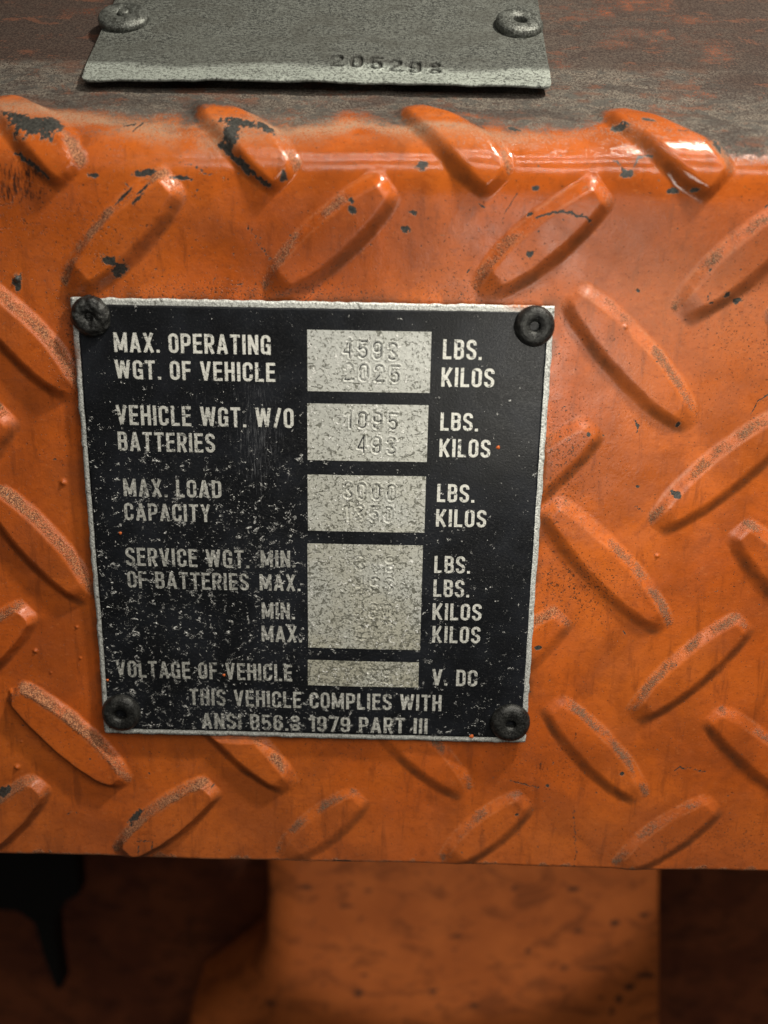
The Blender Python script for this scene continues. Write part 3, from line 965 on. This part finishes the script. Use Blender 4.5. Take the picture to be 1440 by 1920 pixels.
def sheet(name, x0, x1, z0, z1, nx, nz, mat, lift, parent, thick=0.0, rag=0.0, attrs=True):
    gx, gz = np.meshgrid(np.linspace(x0, x1, nx), np.linspace(z0, z1, nz))
    if rag:
        # ragged, slightly bowed outline
        u, v = (gx - x0) / (x1 - x0), (gz - z0) / (z1 - z0)
        ex = (N1.fbm(gz / MM * .5 + 3, gz * 0 + 1, 3) - .5) * rag
        ex2 = (N1.fbm(gz / MM * .5 + 30, gz * 0 + 8, 3) - .5) * rag
        ez = (N1.fbm(gx / MM * .5 + 60, gx * 0 + 5, 3) - .5) * rag
        ez2 = (N1.fbm(gx / MM * .5 + 90, gx * 0 + 2, 3) - .5) * rag
        gx = gx + np.where(u < .5, ex * (1 - 2 * u) ** 8, ex2 * (2 * u - 1) ** 8)
        gz = gz + np.where(v < .5, ez * (1 - 2 * v) ** 8, ez2 * (2 * v - 1) ** 8)
    gy = warp(gx, gz) - lift
    P = np.stack([gx, gy, gz], -1)
    ev = ef = None
    if thick:
        idx = np.arange(nx * nz).reshape(nz, nx)
        loop = np.concatenate([idx[0, :-1], idx[:-1, -1], idx[-1, :0:-1], idx[:0:-1, 0]])
        ev = P.reshape(-1, 3)[loop].copy()
        ev[:, 1] += thick
        b = nx * nz + np.arange(len(loop))
        ef = np.stack([loop, b, np.roll(b, -1), np.roll(loop, -1)], -1)
    o = grid_obj(name, P, mat, parent, ef, ev)
    if attrs:
        attr(o, 'wear', wear_at(gx, gz))
    return o, gx, gz


body, gx, gz = sheet('backing_sheet', -PW / 2, PW / 2, -PH / 2, PH / 2, 200, 200, M_PLATE, 0.0, data_plate, 0.8 * MM, 0.38 * MM)
u, v = gx / (PW / 2), gz / (PH / 2)
attr(body, 'paint', np.clip(np.exp(-((u - .86) / .06) ** 2 - ((v - 1) / .02) ** 2) + .8 * np.exp(-((u + 1) / .02) ** 2 - ((v - .76) / .06) ** 2), 0, 1))
BR = 1.25 * MM
face, gx, gz = sheet('black_face', -PW / 2 + BR, PW / 2 - BR, -PH / 2 + BR * 1.1, PH / 2 - BR * 1.15, 200, 200, M_BLACK, 0.05 * MM, data_plate, 0.03 * MM, 0.14 * MM)
sx, sz = on_plane(485, 830)
sx2, sz2 = on_plane(330, 730)
attr(face, 'scratch', np.clip(np.exp(-((gx - sx) / (8 * MM)) ** 2 - ((gz - sz) / (17 * MM)) ** 2) + .35 * np.exp(-((gx - sx2) / (18 * MM)) ** 2 - ((gz - sz2) / (10 * MM)) ** 2), 0, 1))

# printed lines: text, left x, right x, y of the cap tops and of the baseline at the left end (photograph pixels)
LINES = [
    ('MAX. OPERATING', 213.9, 508, 623, 659.6), ('WGT. OF VEHICLE', 216, 516.7, 674.5, 710),
    ('VEHICLE WGT. W/O', 218, 551, 759, 796), ('BATTERIES', 221.5, 404, 809, 844.6),
    ('MAX. LOAD', 232, 416, 896.7, 929.5), ('CAPACITY', 233.7, 396, 942, 974.6),
    ('SERVICE WGT.', 236, 468, 1025.7, 1059.7), ('MIN.', 489, 554, 1031, 1062.5),
    ('OF BATTERIES', 239, 467, 1070, 1102), ('MAX.', 487, 563.5, 1076, 1106.6),
    ('MIN.', 490.6, 553, 1129, 1159.7), ('MAX.', 490.6, 566, 1172.6, 1202.8),
    ('VOLTAGE OF VEHICLE', 217, 548, 1238.5, 1269.8), ('THIS VEHICLE COMPLIES WITH', 355, 827, 1292, 1322),
    ('ANSI B56.8 1979 PART III', 378, 801, 1336.8, 1365.5),
    ('LBS.', 830.8, 903, 636, 673.5), ('KILOS', 828, 926, 689, 725), ('LBS.', 826, 896, 773.5, 807.5), ('KILOS', 824, 918.7, 822.8, 856.5),
    ('LBS.', 819.7, 889, 907, 941), ('KILOS', 817.6, 911, 954.5, 987), ('LBS.', 814.5, 881, 1041.7, 1073.6), ('LBS.', 812.8, 879.4, 1085.8, 1117.7),
    ('KILOS', 811, 902, 1129.9, 1161), ('KILOS', 810.7, 899.6, 1172.6, 1203.8), ('V. DC', 810, 894, 1254, 1284.4),
]
for text, xa, xb, yt, yb in LINES:
    lx, lz = on_plane(xa, yb)
    tx, tz = on_plane(xa, yt)
    rx, _ = on_plane(xb, yb + (xb - xa) * 0.024)
    lx = (lx + tx) / 2
    cap = tz - lz
    items, cur = [], 0.0
    for ch in text:
        w, strokes = glyph(ch)
        items.append((cur, strokes))
        cur += w + (0.115 if ch != ' ' else 0.10)
    total = cur - 0.115
    kx = (rx - lx) / total
    verts, faces = [], []
    layer = 0
    for x_off, strokes in items:
        for pts, closed in strokes:
            layer += 1
            dy = (0.10 + 0.008 * (layer % 3)) * MM
            for q in ribbon(pts, closed, ST / 2):
                # cut long strokes up so that they follow the sheet
                b = len(verts)
                for p in q:
                    x = lx + (x_off + p[0]) * kx
                    z = lz + p[1] * cap
                    verts.append((x, float(warp(x, z)) - dy, z))
                faces.append((b, b + 1, b + 2, b + 3))
    o = mesh_obj('lettering', verts, faces, M_LET, data_plate, False)
    V = np.array(verts)
    attr(o, 'wear', np.clip(wear_at(V[:, 0], V[:, 2]) * 1.0, 0, 1))

# number fields with stamped figures
FIELDS = [
    ((576.7, 617), (810, 623), (804.8, 737.7), (576.7, 731.8), [('4', 651, 653), ('5', 680, 655), ('9', 707.6, 657), ('3', 736, 659), ('2', 653.7, 697), ('0', 682, 698.5), ('2', 711, 700), ('5', 740, 701.5)]),
    ((576.7, 755.4), (803.8, 760), (800, 866), (576.7, 862), [('1', 653, 786), ('0', 679, 787.5), ('9', 707.6, 789), ('5', 736, 790.5), ('4', 677.5, 833), ('9', 705.5, 834.5), ('3', 733.5, 836)]),
    ((577.4, 888), (799, 894), (795.4, 999), (577, 993.8), [('3', 653, 919), ('0', 677.4, 920.5), ('0', 705, 922), ('0', 733, 923.5), ('1', 649.6, 960), ('3', 674, 961.5), ('5', 700.6, 963), ('0', 728.4, 964.5)]),
    ((577, 1018), (793, 1022.6), (787.4, 1217.7), (577.4, 1214), [('3', 675, 1055), ('4', 702, 1056.5), ('8', 730, 1058), ('4', 675, 1094), ('9', 702, 1095.5), ('3', 730, 1097), ('1', 675, 1144), ('6', 700, 1145.5), ('0', 727, 1147), ('2', 675, 1185), ('2', 700, 1186.5), ('4', 728, 1188)]),
    ((577.4, 1236.8), (785.7, 1241), (784, 1288), (577.4, 1284.4), [('3', 697, 1266), ('6', 726, 1267.5)]),
]


def stamp_depth(gx, gz, figs, cap, width, half):
    """depth map of punched figures (0..1 groove, with a raised burr round it)"""
    D = np.full(gx.shape, 9.0)
    for ch, cx, cz in figs:
        w, strokes = glyph(ch, 0.10)
        sel = (np.abs(gx - cx) < cap * .6) & (np.abs(gz - cz) < cap * .75)
        x, z = gx[sel], gz[sel]
        d = np.full(x.shape, 9.0)
        for pts, closed in strokes:
            pp = list(pts) + ([pts[0]] if closed else [])
            for a, b in zip(pp[:-1], pp[1:]):
                a = np.array([cx + (a[0] - w / 2) * width, cz + (a[1] - .5) * cap])
                b = np.array([cx + (b[0] - w / 2) * width, cz + (b[1] - .5) * cap])
                ab = b - a
                l2 = max(ab @ ab, 1e-14)
                t = np.clip(((x - a[0]) * ab[0] + (z - a[1]) * ab[1]) / l2, 0, 1)
                d = np.minimum(d, np.hypot(x - a[0] - t * ab[0], z - a[1] - t * ab[1]))
        D[sel] = np.minimum(D[sel], d)
    q = D / half
    return sm(1.0, 0.25, q), np.exp(-((q - 1.5) / .45) ** 2)


for k, (tl, tr, br, bl, figs) in enumerate(FIELDS):
    c = [on_plane(*p) for p in (tl, tr, br, bl)]
    x0, x1 = (c[0][0] + c[3][0]) / 2, (c[1][0] + c[2][0]) / 2
    z1, z0 = (c[0][1] + c[1][1]) / 2, (c[2][1] + c[3][1]) / 2
    nx, nz = int((x1 - x0) / (0.10 * MM)), int((z1 - z0) / (0.10 * MM))
    gx, gz = np.meshgrid(np.linspace(x0, x1, nx), np.linspace(z0, z1, nz))
    F = [(ch, *on_plane(px, py)) for ch, px, py in figs]
    cap = 4.0 * MM if k < 3 else 3.9 * MM
    dep, burr = stamp_depth(gx, gz, F, cap, 4.6 * MM, 0.34 * MM)
    fade = 1.0 - 0.35 * wear_at(gx, gz)
    gy = warp(gx, gz) - 0.13 * MM + dep * 0.085 * MM * fade - burr * 0.08 * MM * fade
    gy += (N4.fbm(gx / MM * 1.1, gz / MM * 1.1, 3) - .5) * 0.05 * MM
    o = grid_obj('number_field', np.stack([gx, gy, gz], -1), M_FIELD, data_plate)
    attr(o, 'wear', np.clip(0.35 + 0.6 * (0.2 - gz / PH * 1.6), 0, 1))

# specks of orange overspray on the face
for px, py, r in ((934, 839, 3.6), (226, 999, 3.2), (420, 1266, 3), (201, 1276, 3), (884, 1380, 4.5)):
    x, z = on_plane(px, py)
    r *= 0.124 * MM
    vv = [(x, float(warp(x, z)) - 0.30 * MM, z)]
    n = 14
    for j, (kr, ly) in enumerate(((.6, .26), (1.0, .10))):
        for i in range(n):
            a = 2 * math.pi * i / n
            q = r * kr * (1 + .15 * math.sin(3 * a + px))
            vv.append((x + q * math.cos(a), float(warp(x, z)) - ly * MM, z + q * math.sin(a)))
    ff = [(0, 1 + i, 1 + (i + 1) % n) for i in range(n)] + [(1 + i, 1 + n + i, 1 + n + (i + 1) % n, 1 + (i + 1) % n) for i in range(n)]
    mesh_obj('paint_fleck', vv, ff, M_SPOT, data_plate)


# ------------------------------------------------------------------ rivets
def rivet(parent, mat, loc, normal, radius, height, hole, seed, lump=0.0, clog=0.0, label=None, hole_stretch=1.0):
    from mathutils import Vector
    prof_ = [(1.0, -.5), (1.02, .05), (1.0, .35), (.93, .66), (.80, .90), (.64, 1.0), (.50, .97), (hole + .13, .86), (hole + .03, .70), (hole, .40), (hole * .9, -.75 + clog * 1.6), (hole * .5, -.8 + clog * 1.6), (0.0, -.8 + clog * 1.6)]
    # resample finer
    t = np.linspace(0, len(prof_) - 1, 44)
    pr = np.interp(t, range(len(prof_)), [p[0] for p in prof_])
    ph = np.interp(t, range(len(prof_)), [p[1] for p in prof_])
    na = 72
    ang = np.linspace(0, 2 * math.pi, na, endpoint=False)
    nn = Noise2(seed)
    verts = []
    for r, h in zip(pr, ph):
        for a in ang:
            cx, sx_ = math.cos(a), math.sin(a)
            k1 = float(nn.fbm(np.array(cx * r * 1.6 + 20), np.array(sx_ * r * 1.6 + h + 20), 3)) - .5
            k2 = float(nn.fbm(np.array(cx * r * 5 + 50), np.array(sx_ * r * 5 + h * 2 + 50), 2)) - .5
            rr_ = r * (1 + (.10 + lump * .30) * k1 * (r > .3) * (1 if lump > .2 else .35)) * (1 + (hole_stretch - 1) * (r < hole * 1.3) * cx * cx)
            hh = h * height + (height * (.07 + lump) * k1 + height * (.05 + lump * .3) * k2) * (h > 0.1)
            verts.append((rr_ * radius * cx, rr_ * radius * sx_, hh))
    m = len(pr)
    faces = []
    for i in range(m - 1):
        for j in range(na):
            j2 = (j + 1) % na
            faces.append((i * na + j, i * na + j2, (i + 1) * na + j2, (i + 1) * na + j))
    faces.append(tuple((m - 1) * na + j for j in range(na)))
    o = mesh_obj('rivet', verts, faces, mat, parent)
    o.location = loc
    o.rotation_euler = Vector(normal).to_track_quat('Z', 'Y').to_euler()
    if label:
        o['label'] = label
    return o


for px, py, rp, hole, lump, clog, lab, hs in (
        (168, 594, 36.5, .20, .45, .75, 'lumpy rivet caked with grey dirt, its hole clogged', 1.0),
        (1003, 612, 37.5, .24, .05, 0., 'smooth black rivet with a clear round hole', 1.0),
        (226, 1339, 36.0, .26, .10, 0., 'grey rivet with a wide open hole', 1.1),
        (957, 1357, 37.0, .17, .08, .1, 'flat dark rivet with a torn slit hole', 1.7)):
    x, z = on_plane(px, py, -1.0 * MM)
    d = CP[1] - 0
    dist = abs(ray(px, py)[1])
    rad = rp / F_PX * (-CP[1]) / dist * 1.0
    rivet(data_plate, M_RIVD, (x, float(warp(x, z)) - 0.1 * MM, z), (0.03, -1, 0.02), rad, 2.0 * MM, hole, int(px), lump, clog, lab, hs)

# ------------------------------------------------------------------ the serial plate on the sloping top
serial_plate = bpy.data.objects.new('serial_plate', None)
COL.objects.link(serial_plate)
serial_plate.empty_display_size = 0.01
tag(serial_plate, 'bare grey metal plate stamped 205298, riveted on the grimy top slope above the black plate', 'serial plate')
LIFT = 2.9 * MM
edge = [on_panel(px, py, LIFT) for px, py in ((150, 147), (300, 149), (500, 151), (700, 154), (850, 157), (1035, 160))]
ex = np.array([p[0] for p in edge]); es = np.array([p[1] for p in edge])
xL, xR = ex[0], ex[-1]
Ls = 75 * MM
tf = np.concatenate([np.linspace(0, 26 * MM, 215), np.linspace(26.2 * MM, Ls, 40)])
gx, gt = np.meshgrid(np.linspace(xL, xR, 900), tf)
s_ = np.interp(gx, ex, es) + gt
s_ += (N1.fbm(gx / MM * .18, gx * 0 + 4, 3) - .5) * 0.7 * MM * sm(4 * MM, 0, gt)
# rounded lower corners and the upper corners cut by the edge run
cr = 1.6 * MM
for sgn, x0 in ((1, xL), (-1, xR)):
    dxx = np.clip(cr - sgn * (gx - x0), 0, cr)
    s_ += np.where(dxx > 0, (cr - np.sqrt(np.clip(cr * cr - dxx * dxx, 0, None))) * sm(6 * MM, 0, gt), 0)
y, z, ny, nz_ = prof(s_)
figs = []
for ch, px, py in (('2', 631, 116.5), ('0', 668, 118), ('5', 705, 119.5), ('2', 741, 122), ('9', 777, 124), ('8', 815, 126)):
    qx, qs = on_panel(px, py, LIFT)
    figs.append((ch, qx, qs))
dep, burr = stamp_depth(gx, s_, figs, 5.2 * MM, 6.0 * MM, 0.55 * MM)
h = LIFT + ((N2.fbm(gx / MM * .035 + 5, gt / MM * .05, 2) - .5) * 1.1 + (N3.fbm(gx / MM * .11, gx * 0 + 2, 2) - .5) * 0.8 * sm(7 * MM, 0, gt)) * MM
h = h - dep * 0.62 * MM + burr * 0.15 * MM
P = np.stack([gx, y + ny * h, z + nz_ * h], -1)
nzr, nxr = gx.shape
idx = np.arange(nxr * nzr).reshape(nzr, nxr)
loop = np.concatenate([idx[0, :-1], idx[:-1, -1], idx[-1, :0:-1], idx[:0:-1, 0]])
nv = np.stack([0 * ny, ny, nz_], -1).reshape(-1, 3)[loop]
ev = P.reshape(-1, 3)[loop] - nv * 0.6 * MM
b = nxr * nzr + np.arange(len(loop))
ef = np.stack([loop, b, np.roll(b, -1), np.roll(loop, -1)], -1)
sheet_o = grid_obj('metal_sheet', P, M_SERIAL, serial_plate, ef, ev)
band = sm(8.2 * MM, 5.2 * MM, gt + (N1.fbm(gx / MM * .08, gt / MM * .2, 3) - .5) * 3 * MM)
lip_light_rub = band * (0.55 + .45 * N2.fbm(gx / MM * .06 + 3, gt / MM * .3, 3)) + 0.12  # light on the bent lip painted in together with rubbed metal
lip_light_rub *= 1 - 0.75 * dep
attr(sheet_o, 'lip_light_rub', lip_light_rub)
attr(sheet_o, 'pit', dep)

for px, py, rp, hole, lab, lump in ((233, 33, 43, .24, 'grey rivet with its mandrel stub left in the middle', .02), (974, 44, 41, .27, 'grey rivet with a dark empty hole, lifted on one side', .02)):
    qx, qs = on_panel(px, py, LIFT + 0.6 * MM)
    y, z, ny, nz_ = [float(a) for a in prof(np.array(qs))]
    p = np.array([qx, y + ny * (LIFT + 0.45 * MM), z + nz_ * (LIFT + 0.45 * MM)])
    dist = np.linalg.norm(p - CP)
    rad = rp / F_PX * dist * 0.95
    tilt = 0.10 if px > 500 else 0.0
    rv = rivet(serial_plate, M_RIVG, tuple(p), (tilt, ny, nz_), rad, 1.7 * MM, hole, int(px), lump, 0.0, lab)
    if px < 500:
        n = 20
        vv, ff = [], []
        for j, (r, hgt) in enumerate(((.22, -.2), (.22, .95), (.17, 1.15), (0.02, 1.2))):
            for i in range(n):
                a = 2 * math.pi * i / n
                vv.append((r * rad * math.cos(a) + .02 * rad, r * rad * math.sin(a), hgt * 1.7 * MM))
        for j in range(3):
            for i in range(n):
                ff.append((j * n + i, j * n + (i + 1) % n, (j + 1) * n + (i + 1) % n, (j + 1) * n + i))
        ff.append(tuple(3 * n + i for i in range(n)))
        mesh_obj('mandrel_stub', vv, ff, M_RIVG, rv)

# ------------------------------------------------------------------ what is seen below the lower edge, set back
M_LOW = mat_lower('old_orange_paint', (0.42, 0.10, 0.016), (0.50, 0.125, 0.022), rough=0.8)
M_CAV = mat_lower('shaded_red_brown', (0.17, 0.040, 0.013), (0.26, 0.066, 0.020), False, 0.65)  # darker colour stands in for shade on the lower panel's left part
YL = 0.16
o_pts = [(485, 1560), (495, 1700), (490, 1800), (465, 1855), (405, 1900), (345, 1945), (270, 2200), (1240, 2200), (1238, 1900), (1240, 1560)]  # left side is cut to the outline of a cast shadow


def solid_outline(name, pts2, y, depth, mat, parent=None):
    """an upright slab with the given outline (x, z), front face at y"""
    import bmesh
    bm = bmesh.new()
    f = bm.faces.new([bm.verts.new((p[0], y, p[1])) for p in pts2])
    bmesh.ops.recalc_face_normals(bm, faces=bm.faces)
    r = bmesh.ops.extrude_face_region(bm, geom=[f])
    vs = [e for e in r['geom'] if isinstance(e, bmesh.types.BMVert)]
    bmesh.ops.translate(bm, verts=vs, vec=(0, depth, 0))
    bmesh.ops.recalc_face_normals(bm, faces=bm.faces)
    me = bpy.data.meshes.new(name)
    bm.to_mesh(me)
    bm.free()
    o = bpy.data.objects.new(name, me)
    COL.objects.link(o)
    me.materials.append(mat)
    if parent:
        o.parent = parent
    return o


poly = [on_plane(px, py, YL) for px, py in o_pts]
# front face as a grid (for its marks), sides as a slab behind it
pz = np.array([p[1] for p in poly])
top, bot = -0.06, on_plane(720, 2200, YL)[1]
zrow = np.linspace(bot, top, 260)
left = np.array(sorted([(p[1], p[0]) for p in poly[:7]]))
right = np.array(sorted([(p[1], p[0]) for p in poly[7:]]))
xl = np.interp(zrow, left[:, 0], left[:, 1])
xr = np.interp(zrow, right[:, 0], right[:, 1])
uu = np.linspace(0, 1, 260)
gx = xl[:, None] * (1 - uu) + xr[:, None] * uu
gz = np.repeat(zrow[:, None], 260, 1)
# the edges are rolled back, the left one widely to soften the shade's edge
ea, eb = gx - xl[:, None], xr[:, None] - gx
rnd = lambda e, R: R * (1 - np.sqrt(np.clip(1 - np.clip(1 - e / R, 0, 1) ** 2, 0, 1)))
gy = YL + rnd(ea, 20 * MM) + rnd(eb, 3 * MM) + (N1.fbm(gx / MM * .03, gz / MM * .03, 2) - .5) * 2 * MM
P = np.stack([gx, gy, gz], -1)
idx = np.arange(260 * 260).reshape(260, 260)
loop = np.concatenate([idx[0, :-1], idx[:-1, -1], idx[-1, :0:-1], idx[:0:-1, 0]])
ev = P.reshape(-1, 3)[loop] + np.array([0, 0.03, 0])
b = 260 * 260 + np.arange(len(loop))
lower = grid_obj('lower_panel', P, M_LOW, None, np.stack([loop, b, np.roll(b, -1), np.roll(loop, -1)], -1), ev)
chipv = np.zeros_like(gx)
wob = N2.fbm(gx / MM * .5, gz / MM * .5, 3) - .5
for px, py, rx, ry in ((672, 1860, 15, 9), (812, 1858, 14, 7), (822, 1888, 8, 5), (885, 1885, 18, 5), (1058, 1814, 14, 6), (1110, 1814, 30, 3), (1152, 1730, 12, 10), (572, 1664, 18, 6), (690, 1668, 12, 5), (960, 1665, 10, 5), (1078, 1668, 16, 5), (990, 1785, 8, 6), (860, 1755, 24, 4), (1208, 1715, 12, 5), (685, 1828, 8, 5), (1085, 1745, 10, 5), (1125, 1870, 8, 5), (510, 1880, 14, 6), (1210, 1828, 26, 7), (1180, 1850, 12, 9), (1160, 1872, 9, 12), (1147, 1895, 7, 12), (650, 1700, 20, 4), (1055, 1850, 5, 4)):
    x, z = on_plane(px, py, YL)
    k = 0.218 * MM
    d = np.sqrt(((gx - x) / (rx * k)) ** 2 + ((gz - z) / (ry * k)) ** 2) + wob * 1.2
    chipv = np.maximum(chipv, sm(1.2, .6, d) * .85)
attr(lower, 'chip', chipv)
tag(lower, 'dull orange lower panel with dark chips, set back below the tread plate edge', 'panel')

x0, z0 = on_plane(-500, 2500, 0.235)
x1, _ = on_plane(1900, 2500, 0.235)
cav = solid_outline('shade_back_panel', [(x0, z0), (x1, z0), (x1, -0.05), (x0, -0.05)], 0.235, 0.01, M_CAV)
tag(cav, 'dark red brown back panel, coloured as the shade beside the orange lower panel', 'panel')


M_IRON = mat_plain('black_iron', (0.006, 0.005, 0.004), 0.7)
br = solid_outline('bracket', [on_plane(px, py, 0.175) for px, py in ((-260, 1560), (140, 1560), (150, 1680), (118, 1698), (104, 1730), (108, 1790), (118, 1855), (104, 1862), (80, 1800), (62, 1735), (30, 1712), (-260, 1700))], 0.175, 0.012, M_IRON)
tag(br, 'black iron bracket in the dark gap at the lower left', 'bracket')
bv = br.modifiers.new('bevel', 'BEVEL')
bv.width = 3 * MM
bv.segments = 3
